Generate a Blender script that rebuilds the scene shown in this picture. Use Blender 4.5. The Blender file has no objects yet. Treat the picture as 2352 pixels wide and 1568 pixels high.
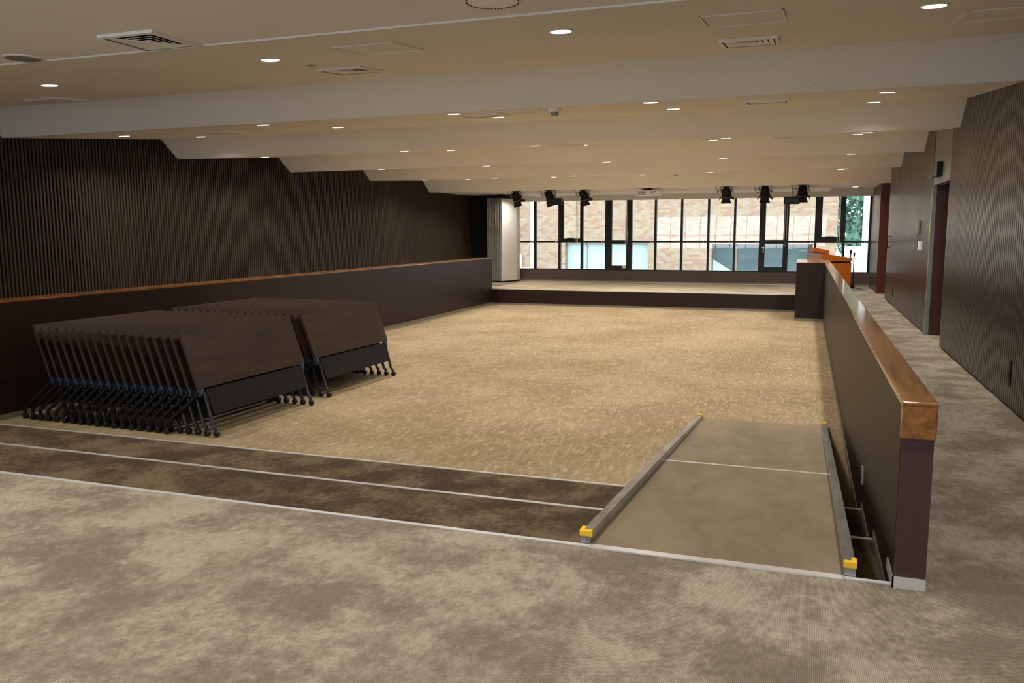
import bpy, bmesh, math, random
from mathutils import Vector, Matrix, Euler
C = bpy.context.scene.collection
SC = bpy.context.scene
PI = math.pi
random.seed(7)

# ------------------------------------------------------------------ camera
YAW, PIT, ROL = math.radians(19.49), math.radians(-7.62), math.radians(-0.257)
_r = Vector((math.cos(YAW), math.sin(YAW), 0)); _f = Vector((-math.sin(YAW), math.cos(YAW), 0))
FW = _f*math.cos(PIT) + Vector((0, 0, 1))*math.sin(PIT)
_u = _r.cross(FW)
RT = _r*math.cos(ROL) + _u*math.sin(ROL); UP = -_r*math.sin(ROL) + _u*math.cos(ROL)
cd = bpy.data.cameras.new('camera'); cam = bpy.data.objects.new('camera', cd); C.objects.link(cam)
cd.sensor_width = 36; cd.lens = 1894.4/2352*36; cd.clip_end = 300; cd.clip_start = .05
M = Matrix((RT, UP, -FW)).transposed().to_4x4(); M.translation = (0, 0, 1.6)
cam.matrix_world = M
SC.camera = cam

# ------------------------------------------------------------------ look, sky, light strengths
SC.view_settings.view_transform = 'Standard'; SC.view_settings.look = 'None'
SC.view_settings.gamma = 1; SC.view_settings.use_curve_mapping = False
SC.view_settings.exposure = 0.0
SC.cycles.max_bounces = 9; SC.cycles.diffuse_bounces = 6; SC.cycles.glossy_bounces = 4
SC.cycles.transparent_max_bounces = 12; SC.cycles.caustics_reflective = False; SC.cycles.caustics_refractive = False
SC.cycles.sample_clamp_indirect = 6; SC.cycles.use_denoising = True
W_STR = 5.0          # overcast sky
LAMP_W = 21.0         # one downlight
w = bpy.data.worlds.new('sky'); SC.world = w; w.use_nodes = True
wn = w.node_tree.nodes; wl = w.node_tree.links
bg = wn['Background']; bg.inputs['Strength'].default_value = W_STR
tc = wn.new('ShaderNodeTexCoord'); mp = wn.new('ShaderNodeMapping'); nz = wn.new('ShaderNodeTexNoise'); cr = wn.new('ShaderNodeValToRGB')
mp.inputs['Scale'].default_value = (1, 1, 3); nz.inputs['Scale'].default_value = 2.2; nz.inputs['Detail'].default_value = 6
cr.color_ramp.elements[0].position = .3; cr.color_ramp.elements[0].color = (.72, .84, 1, 1)
cr.color_ramp.elements[1].position = .65; cr.color_ramp.elements[1].color = (.95, .98, 1, 1)
wl.new(tc.outputs['Generated'], mp.inputs['Vector']); wl.new(mp.outputs[0], nz.inputs['Vector'])
wl.new(nz.outputs['Fac'], cr.inputs['Fac']); wl.new(cr.outputs[0], bg.inputs['Color'])

def portal(name, loc, rot, sx, sy):
    l = bpy.data.lights.new(name, 'AREA'); l.shape = 'RECTANGLE'; l.size = sx; l.size_y = sy
    l.cycles.is_portal = True
    o = bpy.data.objects.new(name, l); C.objects.link(o); o.location = loc; o.rotation_euler = rot
    return o
portal('window_portal_front', (-3.6, 26.1, 1.45), (-PI/2, 0, 0), 11.2, 2.3)
portal('window_portal_back', (-4.3, -6.35, 1.45), (PI/2, 0, 0), 11.0, 2.3)

# ------------------------------------------------------------------ materials
def srgb(*c):
    c = [x/255 for x in c]
    return tuple((x/12.92 if x <= .04045 else ((x+.055)/1.055)**2.4) for x in c) + (1,)

class NT:
    def __init__(s, name):
        s.m = bpy.data.materials.new(name); s.m.use_nodes = True
        s.n = s.m.node_tree.nodes; s.l = s.m.node_tree.links; s.b = s.n['Principled BSDF']
    def add(s, t, **kw):
        n = s.n.new(t)
        for k, v in kw.items():
            if hasattr(n, k) and k not in n.inputs.keys(): setattr(n, k, v)
            else: n.inputs[k].default_value = v
        return n
    def coords(s, scale=(1, 1, 1), rot=(0, 0, 0), kind='Object'):
        t = s.add('ShaderNodeTexCoord'); m = s.add('ShaderNodeMapping')
        m.inputs['Scale'].default_value = scale; m.inputs['Rotation'].default_value = rot
        s.l.new(t.outputs[kind], m.inputs['Vector']); return m.outputs[0]
    def noise(s, vec, scale, detail=4, rough=.5, dist=0):
        n = s.add('ShaderNodeTexNoise'); n.inputs['Scale'].default_value = scale; n.inputs['Detail'].default_value = detail
        n.inputs['Roughness'].default_value = rough; n.inputs['Distortion'].default_value = dist
        s.l.new(vec, n.inputs['Vector']); return n.outputs['Fac']
    def ramp(s, fac, stops):
        r = s.add('ShaderNodeValToRGB'); e = r.color_ramp.elements
        while len(e) < len(stops): e.new(.5)
        for i, (p, c) in enumerate(stops): e[i].position = p; e[i].color = c
        s.l.new(fac, r.inputs['Fac']); return r.outputs[0]
    def mix(s, a, b, fac, mode='MIX'):
        n = s.add('ShaderNodeMix'); n.data_type = 'RGBA'; n.blend_type = mode
        for sock, v in ((n.inputs[6], a), (n.inputs[7], b), (n.inputs[0], fac)):
            if hasattr(v, 'is_output') or isinstance(v, bpy.types.NodeSocket): s.l.new(v, sock)
            else: sock.default_value = v
        return n.outputs[2]
    def math(s, op, a, b=0.0, c=None):
        n = s.add('ShaderNodeMath'); n.operation = op
        for i, v in enumerate((a, b) if c is None else (a, b, c)):
            if isinstance(v, bpy.types.NodeSocket): s.l.new(v, n.inputs[i])
            else: n.inputs[i].default_value = v
        return n.outputs[0]
    def bump(s, h, strength=.3, dist=.01):
        n = s.add('ShaderNodeBump'); n.inputs['Strength'].default_value = strength; n.inputs['Distance'].default_value = dist
        s.l.new(h, n.inputs['Height']); s.l.new(n.outputs[0], s.b.inputs['Normal'])
    def col(s, c):
        if isinstance(c, bpy.types.NodeSocket): s.l.new(c, s.b.inputs['Base Color'])
        else: s.b.inputs['Base Color'].default_value = c
    def set(s, rough=.5, metal=0, spec=.5, coat=0, coat_rough=.1):
        s.b.inputs['Roughness'].default_value = rough; s.b.inputs['Metallic'].default_value = metal
        s.b.inputs['Specular IOR Level'].default_value = spec; s.b.inputs['Coat Weight'].default_value = coat
        s.b.inputs['Coat Roughness'].default_value = coat_rough
        return s.m

def plain(name, c, rough=.5, metal=0, spec=.5, var=.12, scale=12, coat=0):
    t = NT(name); v = t.noise(t.coords(), scale, 3)
    d = tuple(x*(1-var) for x in c[:3]) + (1,); u = tuple(min(1, x*(1+var)) for x in c[:3]) + (1,)
    t.col(t.ramp(v, [(.3, d), (.7, u)])); return t.set(rough, metal, spec, coat)

def carpet(name, lo, mid, hi, cloud, pitch, streak=None, line=.3):
    t = NT(name); co = t.coords()
    c0 = t.noise(co, cloud, 4, .55, .1); g1 = t.noise(t.coords((1, .8, 1)), cloud*8, 9, .78)
    c1 = t.math('ADD', t.math('MULTIPLY', c0, .55), t.math('MULTIPLY', g1, .45))
    base = t.ramp(c1, [(.44, lo), (.5, mid), (.56, hi)])
    c2 = t.noise(t.coords((1, .45, 1)), cloud*22, 7, .75)
    base = t.mix(base, t.ramp(c2, [(.38, (.62, .6, .57, 1)), (.6, (1, 1, 1, 1))]), .5, 'MULTIPLY')
    # corded yarn rows running towards the windows
    wv = t.add('ShaderNodeTexWave'); wv.bands_direction = 'X'; wv.inputs['Scale'].default_value = 1/(pitch)*.314/1.0
    wv.inputs['Distortion'].default_value = .6; wv.inputs['Detail'].default_value = 2; wv.inputs['Detail Scale'].default_value = 8
    t.l.new(co, wv.inputs['Vector'])
    fine = t.noise(t.coords((1, .25, 1)), 190, 3, .6)
    f = t.math('MULTIPLY', wv.outputs['Fac'], fine)
    lines = t.ramp(f, [(.1, (1-line, 1-line, 1-line, 1)), (.55, (1.0, 1.0, 1.0, 1))])
    base = t.mix(base, lines, 1, 'MULTIPLY')
    if streak:
        s1 = t.noise(t.coords((34, 7.5, 1), (0, 0, math.radians(11))), 1, 4, .6, .8)
        k = t.ramp(s1, [(.5, (0, 0, 0, 1)), (.68, (1, 1, 1, 1))])
        base = t.mix(base, streak, t.math('MULTIPLY', k, .5))
    t.col(base); t.bump(f, .5, .004)
    return t.set(.95, 0, .1)

def wood(name, lo, hi, along=(1, 14, 14), rough=.25, coat=.5, rings=5, dist=1.4):
    t = NT(name); co = t.coords(along)
    n1 = t.noise(co, rings, 6, .6, dist); n2 = t.noise(co, rings*4, 3, .6)
    m = t.math('ADD', t.math('MULTIPLY', n1, .88), t.math('MULTIPLY', n2, .12))
    t.col(t.ramp(m, [(.34, lo), (.62, hi)])); t.bump(n2, .04, .001)
    return t.set(rough, 0, .5, coat, .08)

m_carpet = carpet('carpet_greige', srgb(142, 132, 117), srgb(164, 154, 137), srgb(188, 178, 161), 1.9, .0065, line=.34)
m_carpet_pit = carpet('carpet_golden', srgb(152, 133, 104), srgb(162, 143, 113), srgb(172, 153, 122), .8, .007, streak=srgb(204, 184, 152), line=.15)
m_carpet_stage = carpet('carpet_daylit', srgb(186, 170, 142), srgb(196, 180, 152), srgb(206, 191, 164), 1.4, .007, line=.15)  # lighter carpet copy: the bright daylight on the stage is put into its colour
m_tread = carpet('carpet_brown', srgb(82, 69, 55), srgb(100, 86, 68), srgb(126, 110, 88), 2.6, .0065, line=.3)
m_cap = wood('varnished_wood', srgb(100, 60, 26), srgb(156, 102, 48), (5, .7, 5), .22, .6, 2)
m_lectern = wood('cherry_veneer', srgb(150, 74, 22), srgb(196, 108, 40), (12, 12, 1), .35, .2)
m_tabletop = wood('walnut_laminate', srgb(26, 16, 11), srgb(56, 34, 21), (10, .7, 7), .48, 0, 2, .3)
m_edge = plain('dark_edge_band', srgb(62, 44, 38), .5)

def laminate():
    t = NT('dark_laminate'); n = t.noise(t.coords((18, 18, .7)), 3, 4, .6)
    t.col(t.ramp(n, [(.3, srgb(30, 17, 13)), (.7, srgb(40, 24, 18))])); return t.set(.45, 0, .28)
m_lam = laminate()
m_maroon = plain('maroon_board', srgb(62, 36, 34), .6, var=.15, scale=40)
m_steel = plain('brushed_aluminium', srgb(225, 225, 225), .3, .55, var=.05, scale=30)
m_base = plain('grey_skirting', srgb(122, 114, 100), .45, .2, var=.05)
m_black = plain('black_metal', srgb(14, 15, 17), .4, 0, .5, var=.2)
m_blackmatt = plain('black_plastic', srgb(15, 15, 15), .6, 0, .3, var=.2)
m_bluegrey = plain('blue_grey_bracket', srgb(48, 66, 84), .45, var=.1)
m_frame = plain('window_frame_bronze', srgb(26, 22, 20), .4, .2, var=.15)
m_dado = plain('brown_panel_paint', srgb(92, 74, 68), .5, var=.08, scale=2)
m_white = plain('white_paint', srgb(226, 224, 218), .55, var=.02)
m_whiteplas = plain('white_plastic', srgb(242, 242, 242), .4, var=.03)
m_yellow = plain('yellow_rubber', srgb(236, 190, 20), .5, var=.04)
m_door = plain('maroon_door', srgb(70, 38, 34), .4, var=.08, scale=5)
m_redbrown = wood('redbrown_door', srgb(76, 28, 14), srgb(98, 38, 20), (14, 14, 1), .4, .2)
m_green = plain('green_sign_face', srgb(60, 96, 88), .4)
m_jamb = plain('grey_jamb', srgb(130, 136, 132), .4, .3, var=.05)

def ceiling_mat():
    t = NT('ceiling_board'); co = t.coords()
    v = t.add('ShaderNodeTexVoronoi'); v.inputs['Scale'].default_value = 26; v.inputs['Randomness'].default_value = 1
    t.l.new(t.coords((1, 1.6, 1)), v.inputs['Vector'])
    n = t.noise(co, 60, 2); k = t.math('ADD', v.outputs['Distance'], t.math('MULTIPLY', n, .12))
    spots = t.ramp(k, [(.12, (.36, .34, .32, 1)), (.17, (1, 1, 1, 1))])
    n2 = t.noise(co, .8, 3); b = t.ramp(n2, [(.3, srgb(236, 233, 228)), (.7, srgb(242, 240, 236))])
    t.col(t.mix(b, spots, 1, 'MULTIPLY')); return t.set(.85, 0, .2)
m_ceil = ceiling_mat()

def rib_mat(name, lo, hi, rough, spec, metal=0, coat=0):
    t = NT(name); n = t.noise(t.coords((1, 9, .35)), 2.2, 4, .6)
    t.col(t.ramp(n, [(.3, lo), (.7, hi)]))
    r = t.noise(t.coords((1, 5, .6)), 1.5, 3)
    rr = t.math('ADD', t.math('MULTIPLY', r, .2), rough-.1); t.l.new(rr, t.b.inputs['Roughness'])
    m = t.set(rough, metal, spec, coat, .12); return m
m_ribL = rib_mat('rib_dark_wood', srgb(52, 42, 33), srgb(72, 60, 46), .5, .35)
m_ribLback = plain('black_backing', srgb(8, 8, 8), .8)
m_ribR = rib_mat('rib_grey_brown', srgb(50, 44, 38), srgb(68, 61, 52), .33, .5, 0, .15)

def ramp_mat():
    t = NT('ramp_grip_surface'); n = t.noise(t.coords((1.4, .6, 1)), 2.2, 6, .65, .5); g = t.noise(t.coords(), 420, 2)
    c = t.ramp(n, [(.3, srgb(114, 102, 82)), (.5, srgb(132, 119, 96)), (.72, srgb(148, 134, 110))])
    g2 = t.ramp(g, [(.35, (.8, .8, .8, 1)), (.65, (1, 1, 1, 1))])
    t.col(t.mix(c, g2, 1, 'MULTIPLY')); t.bump(g, .3, .001); return t.set(.62, 0, .35)
m_ramp = ramp_mat()
def rail_mat():
    t = NT('worn_aluminium'); n = t.noise(t.coords((1, .35, 1)), 9, 5, .6)
    t.col(t.ramp(n, [(.35, srgb(150, 152, 154)), (.65, srgb(205, 207, 210))])); return t.set(.25, .9, .5)
m_rail = rail_mat()

def glass_mat():
    t = NT('window_glass'); t.n.remove(t.b)
    tr = t.add('ShaderNodeBsdfTransparent'); gl = t.add('ShaderNodeBsdfGlossy'); fr = t.add('ShaderNodeFresnel'); mx = t.add('ShaderNodeMixShader')
    tr.inputs[0].default_value = (.95, .985, .98, 1); gl.inputs['Roughness'].default_value = .0; fr.inputs['IOR'].default_value = 1.55
    nn = t.noise(t.coords(), .8, 2); b = t.add('ShaderNodeBump'); b.inputs['Strength'].default_value = .04; b.inputs['Distance'].default_value = .05
    t.l.new(nn, b.inputs['Height']); t.l.new(b.outputs[0], gl.inputs['Normal'])
    t.l.new(fr.outputs[0], mx.inputs[0]); t.l.new(tr.outputs[0], mx.inputs[1]); t.l.new(gl.outputs[0], mx.inputs[2])
    t.l.new(mx.outputs[0], t.n['Material Output'].inputs[0]); return t.m
m_glass = glass_mat()

def emit(name, c, s):
    t = NT(name); t.col((.8, .8, .8, 1)); t.b.inputs['Emission Color'].default_value = c; t.b.inputs['Emission Strength'].default_value = s
    return t.m
m_lamp = emit('downlight_glow', (1, .93, .82, 1), 3.0)

def brick_mat():
    t = NT('tan_tile_brick')
    tcn = t.coords((1, 1, 1), (PI/2, 0, 0))
    b = t.add('ShaderNodeTexBrick'); b.offset = .5; b.inputs['Scale'].default_value = 1
    b.inputs['Brick Width'].default_value = .26; b.inputs['Row Height'].default_value = .105
    b.inputs['Mortar Size'].default_value = .006; b.inputs['Bias'].default_value = 0
    b.inputs['Color1'].default_value = srgb(132, 92, 72); b.inputs['Color2'].default_value = srgb(150, 137, 108)
    b.inputs['Mortar'].default_value = srgb(126, 116, 106)
    t.l.new(tcn, b.inputs['Vector'])
    n = t.noise(t.coords((3.8, 1, 9.5)), 1, 1); c = t.ramp(n, [(.35, srgb(146, 144, 146)), (.5, srgb(166, 148, 124)), (.65, srgb(154, 116, 98))])
    t.col(t.mix(b.outputs['Color'], c, .3)); return t.set(.8, 0, .3)
m_brick = brick_mat()
m_leaf = plain('leaves', srgb(88, 132, 110), .7, var=.45, scale=1.3)  # paler and bluer, with the outdoor glare put into the colour
m_bark = plain('bark', srgb(90, 76, 62), .9)
m_concrete = plain('pale_concrete', srgb(205, 208, 210), .8, var=.04)
m_blind = plain('pale_blind', srgb(160, 178, 178), .6, var=.02, scale=1)
m_darkglass = plain('dark_room_glass', srgb(70, 88, 90), .15, var=.25, scale=.6)
m_grey = plain('grey_vent_metal', srgb(150, 148, 142), .5, .2)
m_darkslot = plain('dark_slot', srgb(26, 24, 22), .7)
m_print = plain('grey_print', srgb(105, 95, 92), .6)

# ------------------------------------------------------------------ mesh helpers
class MB:
    def __init__(s): s.b = bmesh.new(); s.mi = 0
    def face(s, vs):
        try: f = s.b.faces.new(vs); f.material_index = s.mi; return f
        except ValueError: return None
    def box(s, x0, x1, y0, y1, z0, z1, bev=0):
        return s.obox((x0+x1)/2, (y0+y1)/2, (z0+z1)/2, abs(x1-x0), abs(y1-y0), abs(z1-z0), None, bev)
    def obox(s, cx, cy, cz, sx, sy, sz, rot=None, bev=0):
        t = bmesh.new(); bmesh.ops.create_cube(t, size=1); bmesh.ops.scale(t, vec=(sx, sy, sz), verts=t.verts)
        if bev: bmesh.ops.bevel(t, geom=t.edges[:], offset=bev, segments=2, affect='EDGES', profile=.6)
        m = Matrix.Translation((cx, cy, cz)) @ (rot.to_matrix().to_4x4() if rot is not None and not isinstance(rot, Matrix) else (rot.to_4x4() if rot is not None else Matrix.Identity(4)))
        bmesh.ops.transform(t, matrix=m, verts=t.verts); s.merge(t); return s
    def merge(s, t):
        for f in t.faces: f.material_index = s.mi
        me = bpy.data.meshes.new('t'); t.to_mesh(me); t.free(); s.b.from_mesh(me); bpy.data.meshes.remove(me)
    def prism(s, poly, axis, a, b):
        """poly: list of 2-D points; extruded along axis between a and b"""
        def P(p, t): return {'x': (t, p[0], p[1]), 'y': (p[0], t, p[1]), 'z': (p[0], p[1], t)}[axis]
        t = bmesh.new(); A = [t.verts.new(P(p, a)) for p in poly]; B = [t.verts.new(P(p, b)) for p in poly]
        n = len(poly); t.faces.new(A); t.faces.new(B[::-1])
        for i in range(n): t.faces.new((A[i], B[i], B[(i+1) % n], A[(i+1) % n]))
        bmesh.ops.recalc_face_normals(t, faces=t.faces); s.merge(t); return s
    def tube(s, pts, r, n=8, r2=None, caps=True):
        pts = [Vector(p) for p in pts]; t = bmesh.new(); rings = []
        for i, p in enumerate(pts):
            d = (pts[min(i+1, len(pts)-1)] - pts[max(i-1, 0)]).normalized()
            a = d.orthogonal().normalized() if i == 0 else (pa - d*pa.dot(d)).normalized()
            pa = a; b = d.cross(a); rr = r if r2 is None else r+(r2-r)*i/(len(pts)-1)
            rings.append([t.verts.new(p+(a*math.cos(2*PI*k/n)+b*math.sin(2*PI*k/n))*rr) for k in range(n)])
        for A, B in zip(rings, rings[1:]):
            for k in range(n): t.faces.new((A[k], A[(k+1) % n], B[(k+1) % n], B[k]))
        if caps: t.faces.new(rings[0][::-1]); t.faces.new(rings[-1])
        bmesh.ops.recalc_face_normals(t, faces=t.faces); s.merge(t); return s
    def lathe(s, prof, loc=(0, 0, 0), n=32, rot=None):
        t = bmesh.new(); rings = []
        for (r, z) in prof:
            if r < 1e-6: rings.append([t.verts.new((0, 0, z))])
            else: rings.append([t.verts.new((r*math.cos(2*PI*k/n), r*math.sin(2*PI*k/n), z)) for k in range(n)])
        for A, B in zip(rings, rings[1:]):
            for k in range(n):
                a = [A[k % len(A)], A[(k+1) % len(A)], B[(k+1) % len(B)], B[k % len(B)]]
                u = []
                for v in a:
                    if v not in u: u.append(v)
                if len(u) > 2: t.faces.new(u)
        bmesh.ops.recalc_face_normals(t, faces=t.faces)
        m = Matrix.Translation(loc) @ (rot.to_matrix().to_4x4() if rot else Matrix.Identity(4))
        bmesh.ops.transform(t, matrix=m, verts=t.verts); s.merge(t); return s
    def build(s, name, mats, parent=None, smooth=False):
        me = bpy.data.meshes.new(name); s.b.to_mesh(me); s.b.free()
        for m in (mats if isinstance(mats, (list, tuple)) else [mats]): me.materials.append(m)
        if smooth:
            for p in me.polygons: p.use_smooth = True
            try: me.set_sharp_from_angle(angle=math.radians(35))
            except Exception: pass
        o = bpy.data.objects.new(name, me); C.objects.link(o)
        if parent is not None: o.parent = parent
        return o

def tag(o, label, cat, group=None, kind=None):
    o['label'] = label; o['category'] = cat
    if group: o['group'] = group
    if kind: o['kind'] = kind
    return o
def structure(o, label=None, cat=None):
    o['kind'] = 'structure'
    if label: o['label'] = label
    if cat: o['category'] = cat
    return o
def thing(name, loc, label, cat, group=None, rot=(0, 0, 0)):
    o = bpy.data.objects.new(name, None); C.objects.link(o); o.location = loc; o.rotation_euler = rot
    o.empty_display_size = .1
    return tag(o, label, cat, group)
def copy_tree(root, loc, label, rot=None):
    r = root.copy(); C.objects.link(r); r.location = loc; r['label'] = label
    if rot is not None: r.rotation_euler = rot
    for ch in list(root.children):
        c = ch.copy(); C.objects.link(c); c.parent = r
        for g in list(ch.children):
            d = g.copy(); C.objects.link(d); d.parent = c
    return r

# ------------------------------------------------------------------ main dimensions (metres, measured from the camera's spot on the floor)
YA, YB, YC = 3.962, 4.942, 5.926       # front edges of the upper floor and the two wide steps
S = .148; ZP = -3*S                    # riser height, lower floor level
XL, XR = -8.281, .431                  # left and right faces bounding the lower floor
XW, XWL = 1.767, -10.33                # right wall, left wall
YS = 21.764                            # stage front
YG = 25.75                             # window wall
YBACK = -6.2

# ------------------------------------------------------------------ floors
f = MB()
f.box(XWL-.2, 2.9, YBACK-.2, YA-.03, -.3, 0)                        # near floor
f.box(XR+.004, 2.9, YA-.03, YG+.3, -.3, 0)                          # right corridor
f.box(XWL-.2, XL-.15, YA-.03, YG+.3, -.3, 0)                        # left corridor
structure(f.build('floor', m_carpet), 'beige grey mottled carpet of the upper floor and corridor')
f = MB(); f.box(XL-.15, XR+.004, YS+.03, YG+.3, -.3, 0)
structure(f.build('floor_stage', m_carpet_stage), 'beige stage carpet, coloured paler for the daylight on it')
f = MB(); f.box(XL-.1, XR+.1, YC-.04, YS+.02, ZP-.2, ZP)
structure(f.build('floor_lower', m_carpet_pit), 'golden beige carpet of the sunken floor')
for y0, y1, z, lab in ((YA-.02, YB, -S, 'upper wide dark brown carpeted step below the front edge'), (YB-.02, YC, -2*S, 'lower wide dark brown carpeted step next to the golden carpet')):
    t = thing('floor_step', (0, 0, 0), lab, 'step'); t['kind'] = 'structure'; del t['category']
    m = MB(); m.box(XL, XR, y0, y1-.012, z-S, z); m.build('tread', m_tread, t)
    m = MB(); m.box(XL, XR, y1-.03, y1, z-.03, z+.004); m.build('nosing', m_steel, t)
m = MB(); m.box(XL, XR, YA-.03, YA, -.04, .004); m.box(XL, XR, YA-.014, YA-.008, .004, .007)
structure(m.build('trim_1', m_steel), 'bright metal edge strip along the near floor')
m = MB(); m.box(XL, XR-.6, YS, YS+.03, -.02, .004)
structure(m.build('trim_2', m_steel), 'thin metal edge along the stage front')
m = MB(); m.box(XL, XR, YS, YS+.04, ZP, -.02)
structure(m.build('wall_stage_front', m_lam), 'dark brown riser of the stage')
m = MB(); m.box(XL, XR-.6, YS-.012, YS, ZP, ZP+.05)
structure(m.build('baseboard_stage', m_base))
m = MB(); m.box(XL, XR, YA-.03, YA-.012, -S, -.03)
structure(m.build('wall_step_riser', m_lam))

# ------------------------------------------------------------------ ceiling (saw-tooth of sloping soffits and steep faces)
PROF = [(YBACK-.2, 2.935), (5.03, 2.925), (5.10, 2.945), (8.18, 3.222), (8.5, 2.884), (11.473, 3.159), (11.857, 2.860), (14.776, 3.130),
        (15.195, 2.8535), (18.24, 3.128), (18.609, 2.858), (21.646, 3.028), (22.092, 2.7144), (22.10, 2.74), (YG+.3, 2.74)]
def ceil_z(y):
    for (a, b), (c, d) in zip(PROF, PROF[1:]):
        if a <= y <= c: return b+(d-b)*(y-a)/(c-a), math.atan2(d-b, c-a)
    return 2.74, 0
m = MB(); m.prism(PROF+[(YG+.3, 3.6), (YBACK-.2, 3.6)], 'x', XWL-.2, 2.9)
structure(m.build('ceiling', m_ceil), 'saw-tooth white speckled ceiling stepping down to the stage')
m = MB(); m.box(XWL, XW, 5.02, 5.045, 2.912, 2.93)
structure(m.build('trim_3', m_white), 'thin white ceiling joint strip')
m = MB(); m.box(-8.0, .59, 23.0, 24.9, 2.66, 2.76)
structure(m.build('ceiling_box', m_ceil), 'shallow dropped ceiling box over the stage')
m = MB(); m.box(XWL, XW, 25.42, 25.60, 2.535, 2.76)
structure(m.build('trim_4', m_white), 'white pelmet above the stage windows')

# ------------------------------------------------------------------ walls
# left ribbed wall
m = MB(); m.box(XWL-.2, XWL-.03, YBACK-.2, 25.6, 0, 3.3)
m.mi = 1
y = YBACK+.05
while y < 25.55:
    m.prism([(XWL-.03, y-.017), (XWL-.004, y-.017), (XWL, y-.012), (XWL, y+.012), (XWL-.004, y+.017), (XWL-.03, y+.017)], 'z', .03, 3.28)
    y += .062
structure(m.build('wall_left', [m_ribLback, m_ribL]), 'dark vertically ribbed wooden wall')
# right ribbed wall: near run, door recess, far run, alcove, end run
def rib_run(m, y0, y1, x, z0=.035, z1=3.28, pitch=.078, wd=.033):
    m.mi = 0; m.box(x+.018, x+.14, y0, y1, z0, z1)
    m.mi = 1; n = int((y1-y0)/pitch)
    for i in range(n):
        yy = y0+pitch*(i+.5)
        m.prism([(x+.02, yy-wd), (x+.004, yy-wd), (x, yy-wd*.85), (x, yy+wd*.85), (x+.004, yy+wd), (x+.02, yy+wd)], 'z', z0, z1)
m = MB(); rib_run(m, YBACK-.2, 12.43, XW); rib_run(m, 13.98, 20.8, XW)
rib_run(m, 22.86, 25.5, XW-.03)
m.mi = 2
m.box(XW+.01, XW+.14, 12.43, 13.98, 2.25, 3.28)                  # lintel over the door
m.mi = 0
m.box(2.75, 2.9, YBACK-.2, YG+.3, 0, 3.3)                        # outer wall
m.box(XW+.14, 2.75, 20.72, 20.8, 0, 3.3)
m.box(XW+.03, 2.75, YBACK-.2, 12.3, 0, .03)
structure(m.build('wall_right', [m_ribLback, m_ribR, m_jamb]), 'glossy grey brown vertically ribbed wall')
m = MB(); m.box(XW+.03, XW+.12, YBACK, 12.43, 0, .04); m.box(XW+.03, XW+.12, 13.98, 20.8, 0, .04)
structure(m.build('baseboard_right', m_darkslot))
t = thing('door_1', (0, 0, 0), 'maroon door in the recess of the right wall', 'door'); t['kind'] = 'structure'; del t['category']
m = MB(); m.box(XW+.05, 2.6, 13.88, 13.98, 0, 2.25); m.box(XW+.05, 2.6, 12.3, 12.38, 0, 2.25); m.build('door_lining', m_door, t)
m = MB(); m.box(2.5, 2.56, 12.38, 13.88, 0, 2.22); m.build('door_leaf', m_door, t)
m = MB(); m.box(XW-.004, XW+.05, 13.88, 13.98, 0, 2.25); m.build('jamb', m_jamb, t)
t = thing('door_2', (0, 0, 0), 'red brown door edge standing open at the corridor end', 'door'); t['kind'] = 'structure'; del t['category']
m = MB(); m.box(XW-.04, 2.75, 22.76, 22.86, 0, 2.74); m.build('door_leaf', m_redbrown, t)
# back wall with a band of windows (daylight behind the camera)
m = MB()
m.box(XWL-.2, 2.9, YBACK-.2, YBACK, 0, .35); m.box(XWL-.2, 2.9, YBACK-.2, YBACK, 2.55, 3.0)
m.box(XWL-.2, -9.8, YBACK-.2, YBACK, 0, 3.0); m.box(1.2, 2.9, YBACK-.2, YBACK, 0, 3.0)
structure(m.build('wall_back', m_white), 'white wall behind the viewer with a band of windows')
m = MB()
for i in range(12):
    x = -9.8+i*1.0; m.box(x-.03, x+.03, YBACK-.15, YBACK-.05, .35, 2.55)
m.box(-9.8, 1.2, YBACK-.15, YBACK-.05, 1.2, 1.27)
structure(m.build('window_back', m_frame))
# window wall base: dado, kerb
m = MB(); m.box(XWL, XW+1, 25.66, 25.95, .05, .36)
structure(m.build('wall_front', m_dado), 'brown panel below the stage windows')
m = MB(); m.box(XWL, XW, 25.5, 25.9, 0, .05); structure(m.build('baseboard_front', m_base))
m = MB(); m.box(-8.8, XW-.03, 25.38, 25.5, 0, .012); structure(m.build('trim_5', m_steel), 'pale metal strip on the floor along the windows')
m = MB(); m.box(XWL-.2, -9.2, 25.62, 25.95, 0, 2.8); m.box(XW-.02, XW+1, 25.62, 25.95, 0, 2.8); m.box(XWL-.2, 2.9, 25.62, 25.95, 2.62, 3.6)
structure(m.build('wall_front_pier', m_white))
# solid black block painting the shade of the opening by the folding partition
m = MB(); m.box(XWL+.0, -9.28, 25.3, 25.6, 0, 2.74); structure(m.build('wall_opening_shade', m_ribLback), 'black block painted as the shade of the opening beside the folding partition')
m = MB(); m.box(XWL-.03, XWL+.012, 25.2, 25.3, 0, 2.74); structure(m.build('trim_6', m_frame))

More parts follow.
